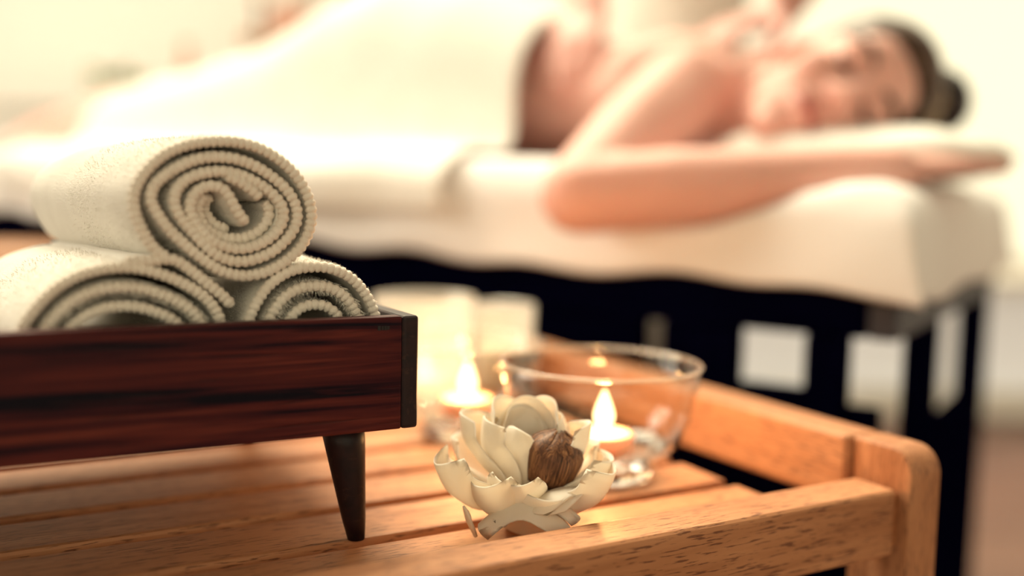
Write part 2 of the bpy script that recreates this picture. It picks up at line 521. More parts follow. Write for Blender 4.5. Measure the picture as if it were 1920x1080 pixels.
# ================================================================== TRAY TABLE
ZT = CZ - 0.18                             # top of the slats
TB = Vector((0.08, 0.62, 0))
tray = thing('tray_table', 'orange teak tray table with slatted top and raised rails', 'table', TRAY @ Matrix.Translation(TB))
A0, A1 = -0.50, 0.4985
B0, B1 = 0.365, 0.885
k = 0
b = 0.413
while b < B1 - 0.07:
    box('slat', M['teak'], tray, (A0 + 0.075, b, ZT - 0.014), (0.424, b + 0.046, ZT), 0.0022, TB)
    b += 0.0568
for a in (A0 + 0.14, 0.0, 0.33):           # bearers under the slats
    box('bearer', M['teak_dark'], tray, (a, 0.400, ZT - 0.040), (a + 0.03, B1 - 0.03, ZT - 0.0142), 0.002, TB, along='y')
box('front_rail', M['teak'], tray, (A0 + 0.032, 0.3705, CZ - 0.2045), (0.4665, 0.4005, CZ - 0.1645), 0.0035, TB, seg=3)
box('back_rail', M['teak'], tray, (A0 + 0.032, B1 - 0.034, CZ - 0.2045), (0.4665, B1 - 0.004, CZ - 0.1645), 0.0035, TB, seg=3)
for (lo, hi) in ((0.4665, A1), (A0, A0 + 0.032)):
    box('side_rail', M['teak'], tray, (lo, 0.4105, CZ - 0.185), (hi, B1 - 0.045, CZ - 0.1415), 0.0035, TB, along='y', seg=3)


def post_me(w, d, h, r, flip):
    """post whose top rounds over at the outer end (y = -d/2); local x = up"""
    prof = [(d / 2, 0), (d / 2, h)]
    for i in range(9):
        t = i / 8 * pi / 2
        prof.append((-d / 2 + r - r * sin(t), h - r + r * cos(t)))
    prof.append((-d / 2, 0))
    bm = bmesh.new()
    fr = []
    for s in (-1, 1):
        fr.append([bm.verts.new((z, y * (-1 if flip else 1), s * w / 2)) for y, z in prof])
    n = len(prof)
    bm.faces.new(fr[0][::-1]); bm.faces.new(fr[1])
    for i in range(n):
        bm.faces.new((fr[0][i], fr[0][(i + 1) % n], fr[1][(i + 1) % n], fr[1][i]))
    bmesh.ops.recalc_face_normals(bm, faces=bm.faces)
    ed = [e for e in bm.edges if e.is_boundary is False and e.calc_face_angle(0) > 0.5]
    bmesh.ops.bevel(bm, geom=ed, offset=0.003, segments=3, profile=0.6, affect='EDGES')
    return bm_mesh(bm, 'post')


for (lo, hi) in ((0.4725, A1), (A0, A0 + 0.0265)):
    for (yc, fl_) in (((B0 + 0.4105) / 2, False), ((2 * B1 - 0.0455) / 2, True)):
        me = post_me(hi - lo, 0.0452, CZ - 0.1415, 0.016, fl_)
        o = link('post', me, M['teak'], tray, Vector(((lo + hi) / 2, yc, 0)) - TB)
        o.rotation_euler = (0, -pi / 2, 0)
        for p in me.polygons:
            p.use_smooth = False
    inner = 0.4665 if lo > 0 else A0 + 0.0265
    for yc in ((0.3705, 0.4005), (B1 - 0.034, B1 - 0.004)):
        box('tenon', M['teak_dark'], tray, (inner, yc[0] + 0.004, CZ - 0.20), (inner + 0.006, yc[1] - 0.004, CZ - 0.169), 0.0, TB)

# ================================================================== FOOTED WOODEN BOX
XB0, XB1, YB0, YB1 = -0.23, 0.1952, 0.45, 0.725
ZB0, ZB1 = CZ - 0.1182, CZ - 0.0598
BB = Vector((0.03, 0.55, ZT))
bx = thing('footed_box', 'dark rosewood box on tapered legs holding rolled towels', 'box', TRAY @ Matrix.Translation(BB))
t = 0.0085
box('front_panel', M['rosewood'], bx, (XB0 + 0.009, YB0, ZB0), (XB1 - 0.009, YB0 + t, ZB1), 0.0012, BB)
box('back_panel', M['rosewood'], bx, (XB0 + 0.009, YB1 - t, ZB0), (XB1 - 0.009, YB1, ZB1), 0.0012, BB)
for lo, hi in ((XB1 - 0.009, XB1), (XB0, XB0 + 0.009)):
    box('side_panel', M['rosewood_end'], bx, (lo, YB0 - 0.0004, ZB0), (hi, YB1 + 0.0004, ZB1), 0.002, BB, along='y', seg=3)
box('bottom_panel', M['rosewood'], bx, (XB0 + 0.009, YB0 + t, ZB0 + 0.001), (XB1 - 0.009, YB1 - t, ZB0 + 0.007), 0.0, BB)
st = bmesh.new()
for i, (dx, w, h) in enumerate(((-0.0026, 0.0016, 0.0022), (-0.0008, 0.0012, 0.0019), (0.0007, 0.0013, 0.0021), (0.0022, 0.0013, 0.0018))):
    r = bmesh.ops.create_cube(st, size=1.0)
    bmesh.ops.scale(st, vec=(w, 0.0004, h), verts=r['verts']); bmesh.ops.translate(st, vec=(dx, 0, 0), verts=r['verts'])
sa, sz = on_tray_plane(720, 615, YB0)
o = link('stamp', bm_mesh(st, 'stamp'), M['stamp'], bx, Vector((sa, YB0 - 0.0001, sz)) - BB); o['label'] = 'small dark stamp'


def box_leg(mirror_a, mirror_b):
    """tapered leg, outer side nearly upright, inner side slanting; coordinates relative to foot"""
    H = ZB0 - ZT
    rings = []
    n = 20
    bm = bmesh.new()
    for j in range(7):
        f = j / 6
        z = 0.0 + f * H
        w = 0.0050 + 0.0068 * f           # half width
        ca = -0.0065 * f * mirror_a       # axis leans inwards on the way up
        cb = 0.004 * f * mirror_b
        if j == 0:
            w *= 0.9
        rings.append([bm.verts.new((ca + w * cos(2 * pi * i / n), cb + w * sin(2 * pi * i / n), z)) for i in range(n)])
    for r0, r1 in zip(rings, rings[1:]):
        for i in range(n):
            bm.faces.new((r0[i], r0[(i + 1) % n], r1[(i + 1) % n], r1[i]))
    bm.faces.new(rings[0][::-1]); bm.faces.new(rings[-1])
    return bm_mesh(bm, 'leg')


FA, FB = 0.1695, 0.470
for (a, ma) in ((FA, 1), (XB0 + XB1 - FA, -1)):
    for (bq, mb) in ((FB, 1), (YB0 + YB1 - FB, -1)):
        link('leg', box_leg(ma, mb), M['rosewood_end'], bx, Vector((a, bq, ZT)) - BB, smooth=True)


# ================================================================== ROLLED TOWELS
def towel_roll(label, paths, base, axis_deg, length, front_b, tail_sag=0.0, pile=5000, seed=1, setback=None, fringe=None, edge_r=0.0026, thick=0.0044, curl_in=0.0, beads=0.0033):
    """paths: list of lists of (a, z) points of the rolled cloth seen at the front end"""
    root = thing('rolled_towel', label, 'towel', TRAY @ Matrix.Translation(base), 'rolled towels stacked in the footed box')
    rr = random.Random(seed)
    dx, dy = -sin(radians(axis_deg)), cos(radians(axis_deg))
    for pi_, path in enumerate(paths):
        fb_ = front_b + (setback[pi_] if setback else 0.0)
        P = resample(catmull([Vector((a, z)) for a, z in path], 10), 0.0022)
        n = len(P)
        N = []
        for i in range(n):
            tt = (P[min(i + 1, n - 1)] - P[max(i - 1, 0)]).normalized()
            N.append(Vector((tt.y, -tt.x)))
        rows = [0.0, 0.0015, 0.004, 0.009, 0.018, 0.032, 0.05, 0.075, 0.1, 0.125, 0.15, length - 0.012, length - 0.004, length]
        rows = [s for s in rows if s <= length]
        cen = sum(P, Vector((0, 0))) / n
        vs, fs = [], []
        for j, s in enumerate(rows):
            th = thick * (0.75 if j in (0, len(rows) - 1) else 1.0)
            bulge = 1.0 + 0.035 * sin(pi * min(s / length, 1.0)) - (0.05 * smoothstep((s - length + 0.03) / 0.03))
            for side in (1, -1):
                for i in range(n):
                    wob = noise.noise(Vector((P[i].x * 60, P[i].y * 60, s * 30 + seed * 5))) * 0.0009
                    q = P[i] + N[i] * (side * th / 2 + wob)
                    q = cen + (q - cen) * bulge
                    vs.append((q.x + dx * s - base.x, fb_ + dy * s + 0.0012 * noise.noise(Vector((q.x * 40, q.y * 40, seed))) - base.y, q.y - base.z))
        R = 2 * n
        for j in range(len(rows) - 1):
            for i in range(n - 1):
                o0 = j * R
                fs.append((o0 + i, o0 + i + 1, o0 + R + i + 1, o0 + R + i))
                fs.append((o0 + n + i + 1, o0 + n + i, o0 + R + n + i, o0 + R + n + i + 1))
            for i in (0, n - 1):
                fs.append((j * R + i, j * R + n + i, (j + 1) * R + n + i, (j + 1) * R + i))
        for j in (0, len(rows) - 1):
            for i in range(n - 1):
                fs.append((j * R + i + 1, j * R + i, j * R + n + i, j * R + n + i + 1))
        me = bpy.data.meshes.new('roll'); me.from_pydata(vs, [], fs)
        bm = bmesh.new(); bm.from_mesh(me); bmesh.ops.recalc_face_normals(bm, faces=bm.faces); bm.to_mesh(me); bm.free()
        link('roll' if pi_ == 0 else 'folded_end', me, M['terry'], root, smooth=True)
        # stitched hem: a beaded cord that follows the edge of the cloth
        Q = resample(P, 0.0005)
        pts = [Vector((q.x - base.x, fb_ - 0.0012 + 0.0008 * noise.noise(Vector((q.x * 60, q.y * 60, 3.0))) - base.y, q.y - base.z)) for q in Q]

        def rad(i, L, npt=len(pts)):
            e = min(1.0, min(i, npt - 1 - i) / 5.0)
            return edge_r * (0.55 + 0.45 * sqrt(max(0.0, 1 - (1 - e) ** 2))) * (0.76 + 0.38 * abs(sin(pi * L / beads)) ** 0.8)
        h = link('hem', tube_me('hem', pts, rad, 10), M['terry_hem'], root)
    # loose loops of the terry pile
    outer = resample(catmull([Vector((a, z)) for a, z in paths[0]], 10), 0.001)
    cen = sum(outer, Vector((0, 0))) / len(outer)
    vs, fs = [], []
    for k in range(pile):
        i = rr.randrange(1, len(outer) - 1)
        tt = (outer[i + 1] - outer[i - 1]).normalized()
        nrm = Vector((tt.y, -tt.x))
        if nrm.dot(outer[i] - cen) < 0:
            nrm = -nrm
        s = rr.random() ** 1.6 * 0.09
        p = outer[i] + nrm * (thick / 2)
        p = cen + (p - cen) * (1.0 + 0.035 * sin(pi * s / length))
        q = Vector((p.x + dx * s - base.x, front_b + dy * s - base.y, p.y - base.z))
        L = rr.uniform(0.0010, 0.0022)
        d = Vector((nrm.x, 0, nrm.y)) + Vector((rr.uniform(-.7, .7), rr.uniform(-.9, .5), rr.uniform(-.7, .7)))
        d.normalize()
        sd = d.orthogonal().normalized() * 0.00022
        v0 = len(vs)
        vs += [tuple(q + sd), tuple(q - sd), tuple(q + d * L)]
        fs.append((v0, v0 + 1, v0 + 2))
    if fringe:
        i0, i1 = int(len(outer) * fringe[0]), int(len(outer) * fringe[1])
        for k in range(2600):
            i = rr.randrange(i0, i1)
            tt = (outer[i + 1] - outer[i - 1]).normalized()
            nrm = Vector((tt.y, -tt.x)) * rr.choice((-1, 1))
            p = outer[i] + nrm * rr.random() * 0.0032
            q = Vector((p.x - base.x, front_b - 0.0022 + rr.random() * 0.004 - base.y, p.y - base.z))
            L = rr.uniform(0.002, 0.0042)
            d = Vector((nrm.x * 0.5 + rr.uniform(-.5, .5), -0.75 + rr.uniform(-.3, .3), nrm.y * 0.5 - 0.45 + rr.uniform(-.4, .4))).normalized()
            sd = d.orthogonal().normalized() * 0.0003
            v0 = len(vs)
            vs += [tuple(q + sd), tuple(q - sd), tuple(q + d * L)]
            fs.append((v0, v0 + 1, v0 + 2))
    me = bpy.data.meshes.new('terry_pile'); me.from_pydata(vs, [], fs)
    o = link('terry_pile', me, M['terry'], root); o['kind'] = 'stuff'
    return root


def crop_path(pts, bq):
    return [on_tray_plane(x / 2.4, y / 2.4 + 220, bq) for x, y in pts]


TFB = 0.470
top_main = [(752, 628), (700, 596), (645, 520), (606, 430), (600, 350), (627, 280), (682, 212), (755, 158), (850, 122), (950, 108), (1050, 110), (1150, 133), (1240, 182),
            (1320, 252), (1375, 340), (1398, 430), (1388, 510), (1350, 585), (1280, 648), (1195, 694), (1100, 712), (1000, 692), (915, 640), (835, 576), (760, 505),
            (705, 430), (678, 372), (690, 312), (740, 262), (815, 216), (900, 186), (1000, 180), (1100, 200), (1200, 252), (1285, 325), (1332, 410), (1325, 490),
            (1270, 565), (1190, 620), (1090, 648), (1000, 632), (925, 580), (860, 510), (805, 440), (782, 375), (800, 315), (850, 272), (930, 248), (1020, 246), (1110, 272),
            (1200, 325), (1262, 392), (1270, 460), (1225, 530), (1140, 580), (1050, 590), (965, 560), (900, 500), (858, 430), (860, 370), (900, 322), (960, 308), (1010, 330),
            (1040, 380), (1070, 430), (1110, 482)]
top_fold = [(1015, 262), (1062, 282), (1110, 312), (1150, 345), (1178, 372)]
core1 = [(925, 345), (895, 410), (925, 490), (990, 535), (1075, 548), (1150, 525), (1205, 470), (1215, 415), (1190, 375)]
core2 = [(965, 350), (930, 400), (960, 465), (1010, 500), (1060, 500)]
tl_base = Vector((0.102, TFB + 0.09, CZ - 0.044))
towel_roll('topmost rolled cream terry towel showing its full spiral end', [crop_path(top_main, TFB), crop_path(top_fold, TFB - 0.001), crop_path(core1, TFB), crop_path(core2, TFB)], tl_base, 11, 0.185, TFB, seed=3, pile=9000, setback=[0, -0.001, 0.004, 0.009])


def spiral(ca, cz, ra, rz, turns, start, pitch, wob=0.0, seed=0):
    pts = []
    N = int(turns * 22)
    for i in range(N + 1):
        th = start - 2 * pi * turns * i / N
        k = pitch * turns * i / N
        w = 1 + wob * noise.noise(Vector((cos(th) * 1.3, sin(th) * 1.3, seed)))
        pts.append((ca + (ra - k) * cos(th) * w, cz + (rz - k) * sin(th) * w))
    return pts


ll_zc = CZ - 0.0697
zfl = ZB0 + 0.007
# lower left: rests on the bottom of the box
lz = 0.0385
lcz = zfl + lz + 0.0030
ll_flap = crop_path([(560, 652), (680, 645), (780, 640), (860, 688), (940, 752), (1000, 800), (1048, 850)], TFB - 0.002)
left_sp = spiral(0.0585, lcz, 0.0475, lz, 3.3, radians(250), 0.0088, 0.05, 2)
towel_roll('lower left rolled cream towel running off the frame edge in the box', [left_sp, ll_flap], Vector((0.0585, TFB + 0.09, zfl)), 7, 0.175, TFB, seed=8, pile=9000, fringe=(0.36, 0.66))
right_sp = spiral(0.1478, zfl + 0.0365 + 0.003, 0.0385, 0.0365 + 0.003, 2.8, radians(230), 0.0095, 0.06, 5)
towel_roll('lower right rolled cream towel with fuzzy fold at the box corner', [right_sp], Vector((0.1478, TFB + 0.09, zfl)), 0, 0.165, TFB, seed=12, pile=9000, fringe=(0.40, 0.75))

# ================================================================== DRIED FLOWER
FLC = Vector((0.2585, 0.446, ZT))
flo = thing('dried_flower', 'cream dried lotus-like flower with brown bud on the slats', 'flower', TRAY @ Matrix.Translation(FLC) @ Matrix.Rotation(-AZ, 4, 'Z') @ Matrix.Scale(1.15, 4))


def petal_me(L, Wd, cup, curl, thick=0.0011, seed=0, fold=0.0):
    """petal along +x from its base, opening upwards (+z); cupped across and along"""
    nu, nv = 14, 10
    top = []
    for i in range(nu + 1):
        s = i / nu
        wid = Wd * max(0.16, (1 - abs((s - 0.60) / 0.60) ** 2.3)) ** 0.55
        ang = curl * s * s
        x = L * s * cos(ang * 0.5) + 0.0
        z = L * s * sin(ang * 0.5)
        row = []
        for j in range(nv + 1):
            q = j / nv * 2 - 1
            y = wid * 0.5 * q * (1 - 0.20 * cup * abs(q))
            dz = cup * wid * 0.5 * (abs(q) ** 2.0) * (0.45 + 0.55 * sin(pi * min(1, 0.15 + s * 0.8)))
            tip = 0.20 * L * (q * q) * smoothstep((s - 0.55) / 0.45)
            rip = 0.0011 * noise.noise(Vector((x * 90, y * 90, seed * 3.7)))
            fo = fold * (1 - abs(q)) * smoothstep((s - 0.7) / 0.3) * 0.006
            row.append(Vector((x - tip - fo * 0.6, y, z + dz + rip + fo)))
        top.append(row)
    vs, fs = [], []
    for row in top:
        vs += [tuple(v) for v in row]
    o1 = len(vs)
    for row in top:
        vs += [(v.x, v.y, v.z - thick) for v in row]
    w = nv + 1
    for i in range(nu):
        for j in range(nv):
            fs.append((i * w + j, (i + 1) * w + j, (i + 1) * w + j + 1, i * w + j + 1))
            fs.append((o1 + i * w + j, o1 + i * w + j + 1, o1 + (i + 1) * w + j + 1, o1 + (i + 1) * w + j))
    rim = [i * w for i in range(nu + 1)] + [nu * w + j for j in range(1, w)] + [i * w + nv for i in range(nu - 1, -1, -1)] + [j for j in range(nv - 1, 0, -1)]
    for a, b_ in zip(rim, rim[1:] + rim[:1]):
        fs.append((b_, a, o1 + a, o1 + b_))
    me = bpy.data.meshes.new('petal'); me.from_pydata(vs, [], fs)
    bm = bmesh.new(); bm.from_mesh(me); bmesh.ops.recalc_face_normals(bm, faces=bm.faces); bm.to_mesh(me); bm.free()
    for p in me.polygons:
        p.use_smooth = True
    return me


# azimuth (0 = picture right, 270 = towards the camera), elevation, length, width, cup, curl, base height
PET = [
    (92, 68, 0.045, 0.033, .55, .30, .015), (112, 64, 0.041, 0.027, .85, .4, .016), (140, 58, 0.047, 0.034, .6, .4, .015), (168, 36, 0.050, 0.036, .6, .6, .013),
    (190, 44, 0.043, 0.031, .7, .7, .013), (222, 60, 0.037, 0.024, .9, .5, .012), (48, 62, 0.046, 0.034, .6, .4, .015), (24, 50, 0.043, 0.030, .7, .6, .013),
    (4, 36, 0.047, 0.030, .7, .6, .012), (203, 6, 0.050, 0.037, .80, .9, .009), (236, 5, 0.040, 0.036, .85, .9, .008), (280, 52, 0.027, 0.034, -.9, -1.3, .010),
    (322, 34, 0.036, 0.034, -.5, -.4, .011), (336, 6, 0.048, 0.038, .7, .9, .007), (290, 8, 0.034, 0.030, .6, .5, .010), (356, 14, 0.046, 0.032, .7, .7, .009),
    (115, 42, 0.047, 0.036, .6, .5, .012), (66, 40, 0.046, 0.036, .6, .5, .012), (150, 18, 0.048, 0.036, .6, .7, .009), (28, 18, 0.046, 0.036, .6, .7, .009), (90, 20, 0.046, 0.036, .6, .6, .009),
    (255, 62, 0.030, 0.022, .8, .6, .012), (268, 34, 0.033, 0.036, -.75, -1.1, .012), (308, 40, 0.034, 0.032, -.5, -.7, .011), (258, 8, 0.034, 0.032, .7, .8, .012)]
for i, (az, el, L, wd_, cup, curl, zb) in enumerate(PET):
    me = petal_me(L, wd_, cup, curl, seed=i, fold=0.5 if i in (1, 5, 7) else 0.15)
    mw = Matrix.Translation((0, 0, zb)) @ Matrix.Rotation(radians(az), 4, 'Z') @ Matrix.Rotation(-radians(el), 4, 'Y') @ Matrix.Translation((0.004, 0, 0))
    o = link('petal', me, M['petal'], flo); o.matrix_local = mw
# brown bud: overlapping dry leaves around a core
bud_m = Matrix.Translation((0.010, -0.002, 0.024)) @ Matrix.Rotation(radians(12), 4, 'Y') @ Matrix.Rotation(radians(8), 4, 'X')
core = lathe_me('bud', [(0.0, 0.0), (0.009, 0.001), (0.0118, 0.008), (0.0112, 0.016), (0.008, 0.019), (0.0035, 0.0205), (0, 0.0206)], 24)
bud = link('bud', core, M['bud'], flo); bud.matrix_local = bud_m; bud['label'] = 'brown dried bud'
for i in range(9):
    vs, fs = [], []
    for a in range(11):
        s = a / 10
        r = 0.0100 + 0.0026 * sin(pi * min(1, s * 1.25)) - 0.0088 * smoothstep((s - 0.35) / 0.65) + 0.0004 * (i % 3)
        z = 0.001 + 0.0240 * sin(pi / 2 * s) ** 0.95 + 0.0008 * (i % 2) * s
        half = (0.62 * (1 - s ** 3) + 0.10) * (0.85 if i % 2 else 1.0)
        for c in range(7):
            q = (c / 6 * 2 - 1)
            th = q * half + 0.35 * s
            rr_ = r + 0.0007 * (1 - abs(q)) + 0.0003 * noise.noise(Vector((q * 3, s * 4, i * 2.2)))
            vs.append((z, rr_ * sin(th), rr_ * cos(th)))
    for a in range(10):
        for c in range(6):
            fs.append((a * 7 + c, a * 7 + c + 1, (a + 1) * 7 + c + 1, (a + 1) * 7 + c))
    me = bpy.data.meshes.new('bud_leaf'); me.from_pydata(vs, [], fs)
    o = link('bud_leaf', me, M['bud'], bud, smooth=True)
    o.rotation_euler = (0, 0, 0)
    o.matrix_local = Matrix.Rotation(2 * pi * i / 9 + 0.3, 4, 'Z') @ Matrix.Rotation(-pi / 2, 4, 'Y')
    sm = o.modifiers.new('thick', 'SOLIDIFY'); sm.thickness = 0.0006
for i in range(3):
    vs = [(0, 0, 0), (0.0035, -0.0016, 0.0008), (0.0050, 0.0002, 0.0022), (0.0033, 0.0018, 0.0010), (0.0025, 0, -0.0006)]
    me = bpy.data.meshes.new('bud_tip'); me.from_pydata(vs, [], [(0, 1, 2), (0, 2, 3), (0, 4, 1), (1, 4, 2), (2, 4, 3), (3, 4, 0)])
    o = link('bud_tip', me, M['budtip'], bud); o.matrix_local = Matrix.Translation((0, 0, 0.0215)) @ Matrix.Rotation(2.1 * i + 0.4, 4, 'Z')
stem = link('stem', tube_me('stem', [Vector((0, 0, 0.0)), Vector((0.001, 0, 0.006)), Vector((0, 0, 0.012)), Vector((0, 0, 0.021))], lambda i, L: 0.011 + 0.1 * max(0, L - 0.008) * 0.3, 16), M['petal'], flo)
sa, sz = on_tray_plane(912, 1003, 0.431)
loose = petal_me(0.016, 0.007, .3, .2, seed=40)
o = link('petal', loose, M['petal'], flo)
o.matrix_local = Matrix.Translation((-0.0225, -0.022, 0.0035)) @ Matrix.Rotation(radians(200), 4, 'Z') @ Matrix.Rotation(-radians(62), 4, 'Y')

# ================================================================== CANDLES IN GLASS BOWLS
def flame_me(h=0.02, r=0.0045):
    prof = [(0, 0), (r * .55, h * .06), (r * .9, h * .18), (r, h * .32), (r * .85, h * .5), (r * .5, h * .74), (r * .18, h * .93), (0, h)]
    return lathe_me('flame', prof, 16)


def glass_bowl(label, a, bq, R, H, fa=0.0, fb=0.0, group='glass candle bowls on the tray', power=0.3, flame_h=0.026):
    base = Vector((a, bq, ZT))
    g = thing('candle_glass', label, 'glass bowl', TRAY @ Matrix.Translation(base), group)
    w = 0.0016
    rb = R * 0.56
    outer = [(rb * .98, 0.009), (rb * 1.12, 0.016), (R * .80, H * .34), (R * .90, H * .55), (R * .96, H * .80), (R, H - 0.0012)]
    inner = [(R - w, H - 0.0012), (R * .96 - w, H * .80), (R * .90 - w, H * .55), (R * .80 - w, H * .34), (rb * 1.05, 0.018), (0.0, 0.0125)]
    link('bowl_wall', lathe_me('bowl_wall', outer + inner, 56), M['glass'], g)
    rim = [Vector(((R - w / 2) * cos(x * pi / 36), (R - w / 2) * sin(x * pi / 36), H - 0.001)) for x in range(73)]
    link('rim', tube_me('rim', rim, lambda i, L: 0.0013, 8, cap=False), M['glass_rim'], g)
    link('thick_base', lathe_me('thick_base', [(0, 0.0), (rb * .80, 0.0), (rb * .98, 0.003), (rb * .96, 0.0088), (rb * .9, 0.0115), (0, 0.0115)], 48), M['glass_base'], g)
    wl_ = H * 0.29
    link('water', lathe_me('water', [(0, wl_), (R * .795 - w - .0006, wl_)], 48), M['water'], g)
    # floating candle
    c = thing('floating_candle', label.split(' ', 1)[1] if False else 'small lit floating candle in ' + label, 'candle', TRAY @ Matrix.Translation(base + Vector((fa, fb, wl_ - 0.006))), 'lit floating candles')
    link('wax', lathe_me('wax', [(0, 0), (0.014, 0), (0.0195, 0.006), (0.0205, 0.0125), (0.0185, 0.0145), (0.012, 0.0128), (0, 0.0122)], 32), M['wax'], c)
    link('wick', tube_me('wick', [Vector((0, 0, 0.011)), Vector((0.0004, 0, 0.016)), Vector((0.0010, 0, 0.0195))], lambda i, L: 0.0007, 8), M['wick'], c)
    link('flame', flame_me(flame_h, 0.0066), M['flame'], c, Vector((0.0008, 0, 0.0165)))
    ld = bpy.data.lights.new('flame_light', 'POINT'); ld.energy = power; ld.color = (1.0, 0.46, 0.16); ld.shadow_soft_size = 0.006
    lo = bpy.data.objects.new('flame_light', ld); COL.objects.link(lo); lo.parent = c; lo.location = (0, 0, 0.030)
    return g


glass_bowl('large clear glass bowl behind the flower', 0.352, 0.513, 0.0655, 0.0765, 0.000, -0.004, power=0.30)
glass_bowl('clear glass bowl beyond the box corner', 0.318, 0.645, 0.060, 0.074, 0.002, 0.0, power=0.26)
pc = thing('frosted_candle_holder', 'tall frosted white candle holder at the back of the tray', 'candle holder', TRAY @ Matrix.Translation((0.347, 0.787, ZT)))
link('holder_wall', lathe_me('holder_wall', [(0, 0.0), (0.036, 0.0), (0.040, 0.004), (0.046, 0.090), (0.0455, 0.0935), (0.0440, 0.0935), (0.0375, 0.007), (0, 0.006)], 44), M['frosted'], pc)
fc = thing('tealight', 'lit tealight inside the tall frosted candle holder', 'candle', TRAY @ Matrix.Translation((0.347, 0.787, ZT + 0.0064)))
link('wax', lathe_me('wax', [(0, 0), (0.019, 0), (0.0195, 0.012), (0.018, 0.014), (0, 0.0128)], 32), M['wax_white'], fc)
link('wick', tube_me('wick', [Vector((0, 0, 0.012)), Vector((0.0004, 0, 0.017)), Vector((0.001, 0, 0.020))], lambda i, L: 0.0008, 8), M['wick'], fc)
link('flame', flame_me(0.024, 0.0056), M['flame'], fc, Vector((0.0008, 0, 0.0165)))
ld = bpy.data.lights.new('flame_light', 'POINT'); ld.energy = 0.08; ld.color = (1.0, 0.62, 0.30); ld.shadow_soft_size = 0.006
lo = bpy.data.objects.new('flame_light', ld); COL.objects.link(lo); lo.parent = fc; lo.location = (0, 0, 0.032)
vt = thing('votive_cup', 'small frosted white votive cup in the far tray corner', 'cup', TRAY @ Matrix.Translation((0.4355, 0.800, ZT)))
link('cup_wall', lathe_me('cup_wall', [(0, 0.0), (0.024, 0.0), (0.027, 0.004), (0.0295, 0.080), (0.0288, 0.0815), (0.0278, 0.080), (0.025, 0.006), (0, 0.005)], 40), M['frosted'], vt)
link('wax', lathe_me('wax', [(0, 0.006), (0.024, 0.0065), (0.025, 0.045), (0, 0.044)], 32), M['wax_white'], vt)

# ================================================================== MASSAGE BED
BL, BW = 1.90, 0.68
MT_TAB = [(0, 0.752), (0.15, 0.758), (0.35, 0.768), (0.8, 0.779), (1.9, 0.795)]
HEM = [(-0.01, 0.633), (0.10, 0.647), (0.35, 0.646), (0.70, 0.660), (1.5, 0.683), (1.9, 0.69)]


def mtop(u):
    return interp(MT_TAB, u)


bed = thing('massage_bed', 'dark navy wooden massage bed under a cream sheet', 'bed', BED @ Matrix.Translation((-0.95, 0.34, 0)))
BO = Vector((-0.95, 0.34, 0))


def bbox(name, u0, u1, v0, v1, z0, z1, along='x', material='bedwood', bev=0.004):
    return box(name, M[material], bed, (-u1, v0, z0), (-u0, v1, z1), bev, BO, along)


# mattress pad under the sheet
bbox('mattress', 0.012, BL - 0.012, 0.012, BW - 0.012, 0.69, 0.705, material='sheet', bev=0.015)
bbox('apron', 0.028, BL - 0.03, 0.0, 0.026, 0.600, 0.689)
bbox('apron', 0.028, BL - 0.03, BW - 0.026, BW, 0.600, 0.689)
bbox('apron', 0.0, 0.026, 0.0, BW, 0.600, 0.689, along='y', material='bedwood_lit')
bbox('apron', BL - 0.028, BL - 0.002, 0.0, BW, 0.600, 0.689, along='y')
for u0, u1, v0, v1 in ((0.044, 0.084, 0.003, 0.028), (0.150, 0.230, 0.003, 0.03), (BL - 0.10, BL - 0.05, 0.003, 0.05), (BL - 0.10, BL - 0.05, BW - 0.05, BW - 0.003)):
    bbox('leg', u0, u1, v0, v1, 0.0, 0.5995, along='z')
for v0, v1 in ((0.09, 0.245), (0.43, 0.66)):
    bbox('end_board', 0.002, 0.012, v0, v1, 0.0, 0.5995, along='z', bev=0.002)
bbox('side_panel', 0.252, 1.78, 0.004, 0.026, 0.543, 0.5995)
bbox('lower_panel', 0.085, 0.149, 0.006, 0.028, 0.22, 0.546)
bbox('lower_panel', 0.014, 0.0435, 0.006, 0.024, 0.22, 0.536)
bbox('lower_panel', 0.231, 1.78, 0.004, 0.028, 0.22, 0.542)
bbox('lower_panel', 0.003, 0.012, 0.246, 0.429, 0.22, 0.485, along='y', bev=0.002)
bbox('lower_shelf', 0.09, 1.78, 0.03, 0.60, 0.20, 0.219)

ARM = [(0.295, 0.185, 0.850, 0.056), (0.295, -0.062, 0.726, 0.041), (0.030, 0.085, 0.756, 0.026), (-0.02, 0.17, 0.766, 0.016)]


def under_arm(u, v, z):
    """the soft edge of the bed gives way under the resting arm"""
    for (u0, v0, z0, r0), (u1, v1, z1, r1) in zip(ARM, ARM[1:]):
        du, dv = u1 - u0, v1 - v0
        t_ = min(1, max(0, ((u - u0) * du + (v - v0) * dv) / (du * du + dv * dv)))
        d = math.hypot(u - u0 - du * t_, v - v0 - dv * t_)
        r = r0 + (r1 - r0) * t_ + 0.006
        if d < r:
            z = min(z, z0 + (z1 - z0) * t_ - sqrt(r * r - d * d))
    return z


